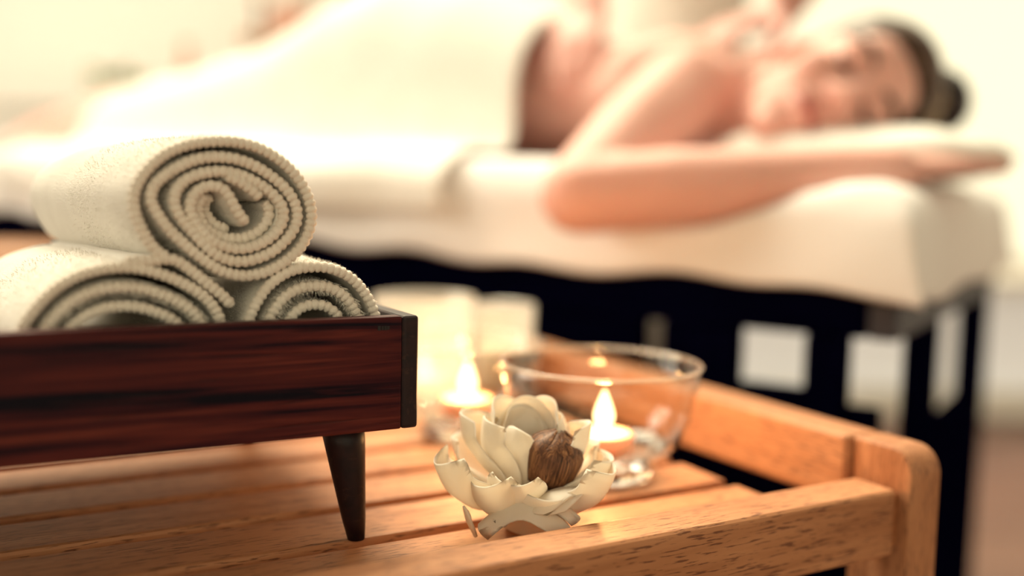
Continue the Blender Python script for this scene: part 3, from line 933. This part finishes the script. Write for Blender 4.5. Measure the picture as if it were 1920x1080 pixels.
# fitted sheet: top, hanging front, end and back
def sheet_me():
    nu, per = 76, []
    vs, fs = [], []
    us = [-0.006 + (BL + 0.012) * i / nu for i in range(nu + 1)]
    for i, u in enumerate(us):
        uu = u
        zt = mtop(max(u, 0))
        endf = smoothstep(min((u + 0.006) / 0.03, (BL + 0.006 - u) / 0.03, 1.0))
        hem = interp(HEM, u) + 0.004 * sin(u * 37) * smoothstep(u / 0.1)
        row = []
        front = [(-0.016 - 0.004 * sin(u * 21), hem), (-0.012 - 0.004 * sin(u * 26 + 1), hem + (zt - hem) * 0.35), (-0.008, hem + (zt - hem) * 0.65), (-0.004, zt - 0.035), (0.006, zt - 0.014), (0.024, zt - 0.003), (0.06, zt)]
        for v, z in front:
            row.append((v, z))
        for v in (0.14, 0.24, 0.34, 0.44, 0.54, 0.62):
            row.append((v, zt + 0.0025 * noise.noise(Vector((u * 9, v * 9, 0)))))
        hb = 0.64
        for v, z in ((BW - 0.024, zt - 0.003), (BW - 0.006, zt - 0.014), (BW + 0.006, zt - 0.04), (BW + 0.012, 0.70), (BW + 0.016, hb)):
            row.append((v, z))
        for v, z in row:
            z = under_arm(u, v, z)
            zz = z - (1 - endf) * 0.012 * (1 if z > zt - 0.03 else 0)
            vs.append(W(uu, v, zz))
    n = 18
    for i in range(nu):
        for j in range(n - 1):
            fs.append((i * n + j, i * n + j + 1, (i + 1) * n + j + 1, (i + 1) * n + j))
    # hanging ends
    for idx, sgn in ((0, -1), (nu, 1)):
        prev = [idx * n + j for j in range(n)]
        for step, (du, fz) in enumerate(((0.008, 0.2), (0.012, 0.6), (0.014, 1.0))):
            cur = []
            for j in range(n):
                v = vs[idx * n + j]
                loc = BED.inverted() @ v
                tz = 0.634 + 0.006 * sin(j * 1.7)
                z = loc.z + (min(tz, loc.z) - loc.z) * fz
                cur.append(len(vs)); vs.append(W(us[idx] + sgn * (du + 0.003 * sin(j * 2.1)), loc.y, z))
            for j in range(n - 1):
                q = (prev[j], prev[j + 1], cur[j + 1], cur[j])
                fs.append(q)
            prev = cur
    me = bpy.data.meshes.new('bed_sheet'); me.from_pydata([tuple(v) for v in vs], [], fs)
    bm = bmesh.new(); bm.from_mesh(me); bmesh.ops.recalc_face_normals(bm, faces=bm.faces); bm.to_mesh(me); bm.free()
    return me


sh = link('bed_sheet', sheet_me(), M['sheet'], smooth=True)
sm = sh.modifiers.new('thick', 'SOLIDIFY'); sm.thickness = 0.003
sb = sh.modifiers.new('sub', 'SUBSURF'); sb.levels = 1; sb.render_levels = 1
tag(sh, 'cream sheet draped over the massage bed with hanging hem', 'sheet')


def pillow_me(L, Wd, H):
    bm = bmesh.new()
    bmesh.ops.create_uvsphere(bm, u_segments=40, v_segments=24, radius=1.0)
    for v in bm.verts:
        x, y, z = v.co
        e = 0.55
        f = lambda q: math.copysign(abs(q) ** e, q)
        r = 1.0
        rim = max(abs(f(x)), abs(f(y)))
        zz = z * (1 - 0.35 * rim ** 3)
        v.co = Vector((f(x) * L / 2, f(y) * Wd / 2, zz * H / 2 + 0.004 * noise.noise(Vector((x * 3, y * 3, z)))))
    return bm_mesh(bm, 'pillow')


pl = link('pillow', pillow_me(0.32, 0.29, 0.064), M['towel_white'], None, W(0.105, 0.262, 0.779), (0, 0, -TH), smooth=True)
tag(pl, 'white pillow under the resting head on the massage bed', 'pillow')


# ------------------------------------------------------------------ bodies
class Blob:
    """collects overlapping ellipsoids that a voxel remesh fuses into one skin"""
    ICO = {}

    def __init__(self):
        self.v, self.f, self.n = [], [], 0

    def add(self, mat4, sub):
        if sub not in Blob.ICO:
            b_ = bmesh.new()
            bmesh.ops.create_icosphere(b_, subdivisions=sub, radius=1.0)
            b_.verts.ensure_lookup_table()
            Blob.ICO[sub] = (np.array([tuple(v.co) for v in b_.verts]), np.array([[v.index for v in f_.verts] for f_ in b_.faces]))
            b_.free()
        v, f_ = Blob.ICO[sub]
        m = np.array(mat4)
        self.v.append(v @ m[:3, :3].T + m[:3, 3])
        self.f.append(f_ + self.n)
        self.n += len(v)

    def mesh(self, name):
        me = bpy.data.meshes.new(name)
        me.from_pydata(np.concatenate(self.v).tolist(), [], np.concatenate(self.f).tolist())
        return me


def add_sphere(bm, c, r, rot=None, sub=2):
    rr_ = r if isinstance(r, (tuple, list, Vector)) else (r, r, r)
    m = Matrix.Diagonal((*rr_, 1))
    if rot is not None:
        m = rot.to_4x4() @ m
    bm.add(Matrix.Translation(c) @ m, sub)


def add_limb(bm, pts, radii, n=None, rot=None):
    """pts: joints; radii: radius (or 3 radii in the frame rot) at every joint"""
    for (p, q), (r, s) in zip(zip(pts, pts[1:]), zip(radii, radii[1:])):
        p, q = Vector(p), Vector(q)
        r = Vector(r if isinstance(r, (tuple, list)) else (r, r, r)); s = Vector(s if isinstance(s, (tuple, list)) else (s, s, s))
        k = max(2, int((q - p).length / (0.13 * min(min(r), min(s)))) + 1)
        k = min(k, 40)
        for i in range(k + 1):
            t_ = i / k
            add_sphere(bm, p.lerp(q, t_), tuple(r.lerp(s, t_)), rot)


def skinned(name, bm, voxel, iters, material, parent=None, origin=None):
    me = bm.mesh(name + '_raw')
    tmp = bpy.data.objects.new('tmp', me)
    COL.objects.link(tmp)
    md = tmp.modifiers.new('r', 'REMESH'); md.mode = 'VOXEL'; md.voxel_size = voxel
    s_ = tmp.modifiers.new('s', 'SMOOTH'); s_.iterations = iters; s_.factor = 0.5
    dg = bpy.context.evaluated_depsgraph_get()
    out = bpy.data.meshes.new_from_object(tmp.evaluated_get(dg))
    out.name = name
    bpy.data.objects.remove(tmp); bpy.data.meshes.remove(me)
    if origin is not None:
        out.transform(Matrix.Translation(-Vector(origin)))
    out.materials.clear()
    return link(name, out, material, parent, Vector(origin) if origin is not None and parent is None else None, smooth=True)


def hand(bm, wrist, fdir, nrm, thumb_side, s=1.0, curl=0.35, spread=0.10):
    """palm, four unequal curled fingers and a thumb leaving the side of the palm"""
    wrist = Vector(wrist); f = Vector(fdir).normalized(); nr = Vector(nrm); nr = (nr - f * nr.dot(f)).normalized()
    sd = f.cross(nr) * thumb_side         # towards the thumb
    R_ = Matrix((f, sd, nr)).transposed()
    add_limb(bm, [wrist, wrist + f * 0.03 * s, wrist + f * 0.085 * s], [(0.022 * s, 0.026 * s, 0.017 * s), (0.024 * s, 0.034 * s, 0.015 * s), (0.016 * s, 0.039 * s, 0.012 * s)], rot=R_)
    for off, Lf, r in ((0.029, 0.070, 0.0085), (0.0095, 0.079, 0.009), (-0.0105, 0.073, 0.0087), (-0.030, 0.057, 0.0075)):
        p = wrist + f * 0.088 * s + sd * off * s
        d = (f + sd * off * spread * 30 * 0.1).normalized()
        pts = [p]; ang = curl * 0.5
        for seg in (0.45, 0.31, 0.24):
            dd = (d * cos(ang) - nr * sin(ang))
            pts.append(pts[-1] + dd * Lf * seg * s); ang += curl * 0.6
        add_limb(bm, pts, [r * 1.08 * s, r * s, r * .93 * s, r * .8 * s])
    p = wrist + f * 0.028 * s + sd * 0.026 * s
    d1 = (f * 0.6 + sd * 0.75 - nr * 0.2).normalized(); d2 = (f * 0.9 + sd * 0.35 - nr * 0.25).normalized()
    add_limb(bm, [p, p + d1 * 0.035 * s, p + d1 * 0.035 * s + d2 * 0.03 * s, p + d1 * 0.035 * s + d2 * 0.055 * s], [0.015 * s, 0.0115 * s, 0.0105 * s, 0.0085 * s])


def head_frame(center, crown, face):
    z = Vector(crown).normalized(); y = Vector(face); y = (y - z * y.dot(z)).normalized(); x = y.cross(z)
    m = Matrix((x, y, z)).transposed().to_4x4()
    return Matrix.Translation(center) @ m


def head_prims(bm, hm, s=1.0):
    R_ = hm.to_3x3()
    def e(c, r, sub=3):
        add_sphere(bm, hm @ (Vector(c) * s), tuple(x * s for x in r), R_, sub)
    e((0, -.018, .034), (.073, .090, .084)); e((0, .022, -.020), (.060, .066, .086)); e((0, .040, -.070), (.042, .044, .042))
    e((0, .068, -.098), (.020, .020, .018)); e((0, .058, .040), (.052, .034, .045))
    for q in (-1, 1):
        e((q * .036, .056, -.022), (.026, .026, .026)); e((q * .030, .074, .020), (.024, .014, .010)); e((q * .042, .014, -.056), (.019, .036, .030))
        e((q * .030, .070, .003), (.014, .012, .009)); e((q * .073, -.012, -.008), (.010, .020, .030))
    e((0, .084, .012), (.009, .012, .014), 2); e((0, .093, -.006), (.0095, .014, .016), 2); e((0, .101, -.022), (.013, .014, .012), 2)
    for q in (-1, 1):
        e((q * .011, .094, -.026), (.009, .011, .009), 2)
    e((0, .084, -.056), (.024, .014, .008), 2); e((0, .083, -.066), (.021, .014, .008), 2)


# ---- the woman lying on the bed
HC = at_depth(1548, 192, 1.14)
HM = head_frame(HC, Rv * 0.92 + Uv * 0.39 + Fv * 0.03, -ray(1600, 172))
bm = Blob()
RB = (BED.to_3x3() @ Matrix.Rotation(pi, 3, 'Z'))   # local x along u (signs do not matter for ellipsoids)


def E_(u, v, z, ru, rv, rz):
    add_sphere(bm, W(u, v, z), (ru, rv, rz), RB, 3)


vc = 0.36
add_limb(bm, [W(0.27, vc, mtop(.27) + .080), W(0.40, vc, mtop(.4) + .092), W(0.56, vc, mtop(.56) + .088), W(0.72, vc, mtop(.72) + .105), W(0.86, vc, mtop(.86) + .115), W(0.98, vc, mtop(.98) + .10)],
         [(.07, .150, .070), (.09, .165, .088), (.08, .140, .084), (.09, .165, .105), (.09, .175, .118), (.07, .165, .095)], rot=RB)
for q in (-1, 1):
    E_(0.86, vc + q * .075, mtop(.86) + .16, .11, .085, .075)
    E_(0.34, vc + q * .10, mtop(.34) + .128, .085, .06, .042)          # shoulder blade
    add_limb(bm, [W(.92, vc + q * .085, mtop(.9) + .10), W(1.10, vc + q * .085, mtop(1.1) + .088), W(1.32, vc + q * .08, mtop(1.3) + .068), W(1.50, vc + q * .08, mtop(1.5) + .078), W(1.72, vc + q * .075, mtop(1.7) + .058), W(1.78, vc + q * .075, mtop(1.75) + .05), W(1.88, vc + q * .075, mtop(1.8) + .032)],
             [.093, .080, .057, .057, .036, .036, .026])
# shoulders, neck
SN = W(0.295, 0.185, 0.850); SF = W(0.285, 0.535, 0.850)
add_limb(bm, [W(.30, vc, .855), SN], [.075, .058]); add_limb(bm, [W(.30, vc, .855), SF], [.075, .058])
NK = HM @ Vector((0, -0.045, -0.070))
add_limb(bm, [W(0.27, 0.40, 0.880), NK], [.060, .050])
# near arm: out to the edge of the bed, forearm back along the head
EN = W(0.295, -0.062, 0.726)
WR = W(0.030, 0.085, 0.756)
add_limb(bm, [SN, SN.lerp(EN, .5) + Vector((0, 0, .008)), EN], [.056, .047, .040])
add_limb(bm, [EN, EN.lerp(WR, .3), EN.lerp(WR, .7), WR], [.040, .040, .031, .024])
hand(bm, WR, W(-0.03, 0.19, 0.768) - WR, (0, 0, 1), -1, 0.92, 0.15)
# far arm along the far side of the body
add_limb(bm, [SF, W(.56, .60, mtop(.56) + .05), W(.80, .61, mtop(.8) + .032)], [.056, .042, .026])
hand(bm, W(.80, .61, mtop(.8) + .030), W(.95, .60, mtop(.95) + .028) - W(.80, .61, mtop(.8) + .030), (0, 0, 1), 1, 0.92, 0.15)
head_prims(bm, HM)
wo = skinned('person', bm, 0.0045, 6, M['skin'], None, W(0.6, 0.36, 0.77))
tag(wo, 'person lying face down on the bed with bare back and hair tied back', 'person')
WOI = Matrix.Translation(-Vector(wo.location))


def on_head(name, hm, off, prims, material, owner, inv, voxel=0.004, it=5):
    b2 = Blob()
    R_ = hm.to_3x3()
    for c, r in prims:
        add_sphere(b2, hm @ Vector(c), r, R_, 3)
    o = skinned(name, b2, voxel, it, material, owner, owner.location)
    o.location = (0, 0, 0)
    return o


on_head('hair', HM, 0, [((0, -.026, .047), (.078, .0875, .081)), ((0, -.045, .01), (.074, .066, .075)), ((0, -.006, .068), (.077, .088, .064)), ((0, .010, .078), (.067, .075, .052))], M['hair'], wo, WOI)
on_head('hair_bun', HM, 0, [((-.052, -.045, .146), (.042, .042, .040)), ((-.042, -.045, .120), (.035, .04, .03))], M['hair_dark'], wo, WOI)
on_head('hair_band', HM, 0, [((-.038, -.018, .116), (.030, .05, .020)), ((-.062, -.012, .09), (.022, .05, .03))], M['hair_light'], wo, WOI)
for q in (-1, 1):
    lid = [HM @ Vector((q * (.017 + .027 * i / 8), .0885 - .010 * (i / 8) ** 2 - 0.001, .004 - .006 * sin(pi * i / 8))) for i in range(9)]
    o = link('eyelash', tube_me('eyelash', [p - wo.location for p in lid], lambda i, L: 0.0026, 8), M['lash'], wo)
    brow = [HM @ Vector((q * (.014 + .036 * i / 8), .0925 - .014 * (i / 8) ** 2, .026 + .007 * sin(pi * i / 8 * .8))) for i in range(9)]
    o = link('eyebrow', tube_me('eyebrow', [p - wo.location for p in brow], lambda i, L: 0.0030, 8), M['hair'], wo)
lp = [HM @ Vector((.024 * (i / 10 * 2 - 1), .0975 - .012 * (i / 10 * 2 - 1) ** 2, -.060 + .002 * cos(pi * (i / 10 * 2 - 1)))) for i in range(11)]
link('lips', tube_me('lips', [p - wo.location for p in lp], lambda i, L: 0.0022 + 0.0040 * sin(pi * i / 10), 10), M['lips'], wo)


# ---- towel draped over her hips and legs
def drape_me():
    TOPZ = [(0.47, 0.950), (0.52, 0.966), (0.58, 0.998), (0.66, 1.035), (0.80, 1.068), (0.90, 1.050), (1.0, 1.005), (1.10, 0.972), (1.25, 0.945), (1.40, 0.925), (1.52, 0.91)]
    nu, nv = 60, 34
    vs, fs = [], []
    for i in range(nu + 1):
        f = i / nu
        for j in range(nv + 1):
            g = j / nv
            # the edge near her waist runs slightly slanted
            u0 = 0.490 + 0.055 * smoothstep(g * 1.6)
            u = u0 + (1.43 + 0.03 * sin(g * 9) - u0) * f
            zt = interp(TOPZ, u); zm = mtop(u) + 0.006
            H_ = zt - zm
            vin, vout = 0.155, 0.575
            if g < 0.10:                                        # hangs over the near edge
                q = g / 0.10
                v = -0.022 + 0.006 * sin(u * 24); z = 0.705 + (zm - 0.03 - 0.705) * q + 0.012 * smoothstep((u - 0.9) / 0.6)
            elif g < 0.22:
                q = (g - 0.10) / 0.12
                v = -0.022 + (vin + 0.022) * q; z = zm - 0.03 + 0.03 * smoothstep(q * 4) + 0.004 * q
            elif g < 0.84:
                q = (g - 0.22) / 0.62
                a = pi * q
                v = (vin + vout) / 2 - (vout - vin) / 2 * cos(a) * (1 + 0.10 * sin(a)); z = zm + 0.004 + H_ * sin(a) ** 0.72
            else:
                q = (g - 0.84) / 0.16
                v = vout + (BW - 0.02 - vout) * q; z = zm + 0.004 * (1 - q)
            z += 0.006 * noise.noise(Vector((u * 7, v * 9, 2.0))) * (1 if g > 0.14 else 0.0)
            vs.append(tuple(W(u, v, z)))
    for i in range(nu):
        for j in range(nv):
            w = nv + 1
            fs.append((i * w + j, i * w + j + 1, (i + 1) * w + j + 1, (i + 1) * w + j))
    me = bpy.data.meshes.new('draped_towel'); me.from_pydata(vs, [], fs)
    bm = bmesh.new(); bm.from_mesh(me); bmesh.ops.recalc_face_normals(bm, faces=bm.faces); bm.to_mesh(me); bm.free()
    return me


dt = link('draped_towel', drape_me(), M['towel_white'], smooth=True)
s_ = dt.modifiers.new('thick', 'SOLIDIFY'); s_.thickness = 0.006; s_.offset = 1
s2 = dt.modifiers.new('sub', 'SUBSURF'); s2.levels = 1; s2.render_levels = 1
tag(dt, 'large white towel draped over the hips and legs of the lying person', 'towel')

# ---- the therapist behind the bed
TU, TV = 0.57, 0.93
LU = 0.70                                  # she stands beside the hips and leans towards the shoulders
bm = Blob()
feet = W(LU, TV, 0)
SHL = W(TU + .16, TV - .13, 1.34); SHR = W(TU - .22, TV - .13, 1.34)
W1 = W(0.490, 0.305, 0.990); W2 = W(0.275, 0.46, 0.985)
E1 = W(0.655, 0.53, 1.15); E2 = W(0.20, 0.63, 1.20)
for S, Ej, Wj in ((SHL, E1, W1), (SHR, E2, W2)):
    add_limb(bm, [S, S.lerp(Ej, .5), Ej], [.056, .048, .041]); add_limb(bm, [Ej, Ej.lerp(Wj, .35), Wj], [.041, .041, .027])
hand(bm, W1, W(0.462, 0.190, 0.882) - W1, W(0.5, 0.20, 1.06) - W(0.5, 0.36, 0.93), 1, 1.08, 0.42)
hand(bm, W2, W(0.33, 0.33, 0.945) - W2, Vector((0, -0.15, 1)), -1, 1.0, 0.35)
add_limb(bm, [W(TU, TV - .10, 1.32), W(TU + .07, TV - .03, 1.12), W(LU, TV + .02, .92)], [(.17, .10, .08), (.145, .105, .10), (.165, .115, .10)], rot=RB)
NB = W(TU, TV - .13, 1.36)
HT = head_frame(W(TU, TV - .24, 1.53), W(TU, TV - .32, 1.75) - W(TU, TV - .24, 1.53), W(TU, TV - .6, 1.25) - W(TU, TV - .24, 1.53))
add_limb(bm, [NB, HT @ Vector((0, -0.025, -0.07))], [.062, .054])
head_prims(bm, HT)
for q in (-1, 1):
    add_limb(bm, [W(LU + q * .085, TV + .02, .90), W(LU + q * .09, TV, .48), W(LU + q * .09, TV + .03, .09)], [.088, .056, .038])
    add_limb(bm, [W(LU + q * .09, TV + .03, .042), W(LU + q * .095, TV - .13, .03)], [.04, .028])
th = skinned('person', bm, 0.005, 6, M['skin2'], None, feet)
tag(th, 'person in a white tunic standing behind the bed, both hands on the bare back', 'person')
b2 = Blob()
add_limb(b2, [W(TU, TV - .105, 1.36), W(TU + .01, TV - .09, 1.28), W(TU + .07, TV - .03, 1.12), W(LU, TV + .02, .90), W(LU, TV + .03, .74)], [(.15, .09, .06), (.19, .112, .10), (.165, .122, .11), (.19, .135, .11), (.205, .15, .06)], rot=RB)
for S, Ej in ((SHL, E1), (SHR, E2)):
    add_limb(b2, [S, S.lerp(Ej, .55)], [.071, .062])
o = skinned('tunic', b2, 0.007, 8, M['tunic'], th, th.location); o.location = (0, 0, 0)
b2 = Blob()
for q in (-1, 1):
    add_limb(b2, [W(LU + q * .08, TV + .02, .82), W(LU + q * .09, TV, .48), W(LU + q * .09, TV + .03, .10)], [.108, .082, .062])
o = skinned('trousers', b2, 0.008, 6, M['tunic'], th, th.location); o.location = (0, 0, 0)
on_head('hair', HT, 0, [((0, -.026, .044), (.079, .0895, .084)), ((0, -.045, -.01), (.074, .066, .085))], M['hair_dark'], th, None, 0.006)
for q in (-1, 1):
    lid = [HT @ Vector((q * (.017 + .027 * i / 8), .0875 - .010 * (i / 8) ** 2, .004 - .005 * sin(pi * i / 8))) for i in range(9)]
    link('eyelash', tube_me('eyelash', [p - th.location for p in lid], lambda i, L: 0.002, 8), M['lash'], th)
lp = [HT @ Vector((.024 * (i / 10 * 2 - 1), .0965 - .012 * (i / 10 * 2 - 1) ** 2, -.060)) for i in range(11)]
link('lips', tube_me('lips', [p - th.location for p in lp], lambda i, L: 0.002 + 0.0035 * sin(pi * i / 10), 10), M['lips'], th)

# ================================================================== BACKGROUND FURNITURE
# white console with a small plant and a pink bottle, far left
cz = 0.985
con = thing('console_table', 'white console table against the back wall at the left', 'table', Matrix.Translation((-1.32, 2.95, 0)))
box('table_top', M['white_paint'], con, (-0.55, -0.2, cz - 0.03), (0.50, 0.2, cz), 0.004)
for x in (-0.52, 0.43):
    for y in (-0.18, 0.13):
        box('leg', M['white_paint'], con, (x, y, 0), (x + 0.05, y + 0.05, cz - 0.0305), 0.003, along='z')
box('apron', M['white_paint'], con, (-0.46, -0.175, cz - 0.14), (0.42, -0.155, cz - 0.031), 0.002)
pp = at_depth(228, 150, 2.93)
plant = thing('potted_plant', 'low leafy green plant in a white dish on the console', 'plant', Matrix.Translation((pp.x, 2.93, cz)))
link('pot', lathe_me('pot', [(0, 0), (0.05, 0), (0.075, 0.05), (0.07, 0.05), (0.05, 0.012), (0, 0.012)], 32), M['white_paint'], plant)
lf = petal_me(0.085, 0.028, .35, -.7, seed=3)
for i in range(26):
    o = link('leaf', lf, M['leaf'], plant)
    o.matrix_local = Matrix.Translation((RND.uniform(-.055, .055), RND.uniform(-.03, .03), 0.045)) @ Matrix.Rotation(RND.uniform(0, 6.28), 4, 'Z') @ Matrix.Rotation(-RND.uniform(0.2, 1.3), 4, 'Y')
pk = at_depth(350, 150, 2.95)
bt = thing('pink_bottle', 'slim pink ceramic bottle on the console beside the plant', 'bottle', Matrix.Translation((pk.x, 2.95, cz)))
link('bottle_body', lathe_me('bottle_body', [(0, 0), (0.026, 0), (0.03, 0.01), (0.03, 0.10), (0.013, 0.13), (0.012, 0.165), (0, 0.165)], 28), M['pink'], bt)
link('stopper', lathe_me('stopper', [(0, 0.166), (0.013, 0.166), (0.015, 0.185), (0, 0.188)], 24), M['honey'], bt)
# wall shelf with dark candlestick and terracotta pots
p0 = at_depth(465, 52, 3.15); p1 = at_depth(695, 52, 3.15)
shz = p0.z - 0.03
shf = thing('wall_shelf', 'pale wooden wall shelf left of the window', 'shelf', Matrix.Translation(((p0.x + p1.x) / 2, 3.19, shz)))
hw = (p1.x - p0.x) / 2
box('shelf_board', M['honey'], shf, (-hw, -0.11, -0.03), (hw, 0.108, 0.0), 0.003)
for x in (-hw + 0.04, hw - 0.06):
    box('bracket', M['honey'], shf, (x, 0.0, -0.13), (x + 0.02, 0.108, -0.0305), 0.002, along='z')
cs = thing('candlestick', 'slim dark bronze candlestick at the left end of the shelf', 'candlestick', Matrix.Translation((p0.x + 0.035, 3.16, shz)))
link('stick', lathe_me('stick', [(0, 0), (0.028, 0), (0.024, 0.01), (0.009, 0.02), (0.008, 0.10), (0.016, 0.115), (0.016, 0.125), (0, 0.125)], 24), M['iron'], cs)
link('candle', lathe_me('candle', [(0, 0.126), (0.010, 0.126), (0.010, 0.26), (0, 0.262)], 20), M['wax_white'], cs)
x = p1.x - 0.08
tp = thing('terracotta_vase', 'round terracotta vase at the right end of the shelf', 'vase', Matrix.Translation((x, 3.16, shz)))
link('vase_body', lathe_me('vase_body', [(0, 0), (0.05, 0), (0.075, 0.05), (0.075, 0.10), (0.045, 0.16), (0.04, 0.20), (0.052, 0.22), (0.046, 0.22), (0.034, 0.2), (0.034, 0.16), (0, 0.15)], 36), M['terracotta'], tp)
bk = thing('storage_basket', 'pale pink storage box in the middle of the shelf', 'box', Matrix.Translation(((p0.x + p1.x) / 2 - 0.045, 3.16, shz)))
box('box_body', M['pink'], bk, (-0.07, -0.06, 0.0), (0.055, 0.06, 0.10), 0.006)
box('lid', M['white_paint'], bk, (-0.073, -0.063, 0.1005), (0.058, 0.063, 0.125), 0.004)
# wooden stool at the left, between tray and bed
sp = at_depth(10, 470, 1.34)
stl = thing('wooden_stool', 'honey wooden stool beside the bed at the left edge', 'stool', Matrix.Translation((sp.x, 1.34, 0)))
link('seat', lathe_me('seat', [(0, 0.600), (0.135, 0.600), (0.145, 0.607), (0.145, 0.634), (0.135, 0.641), (0, 0.639)], 40), M['honey'], stl)
for i in range(4):
    a = pi / 4 + i * pi / 2
    link('leg', tube_me('leg', [Vector((0.13 * cos(a), 0.13 * sin(a), 0.0)), Vector((0.095 * cos(a), 0.095 * sin(a), 0.5995))], lambda i, L: 0.014 + 0.008 * L, 12), M['bedwood'], stl)
ring = [Vector((0.108 * cos(x * pi / 20), 0.108 * sin(x * pi / 20), 0.30)) for x in range(41)]
link('foot_ring', tube_me('foot_ring', ring, lambda i, L: 0.008, 8, cap=False), M['bedwood'], stl)
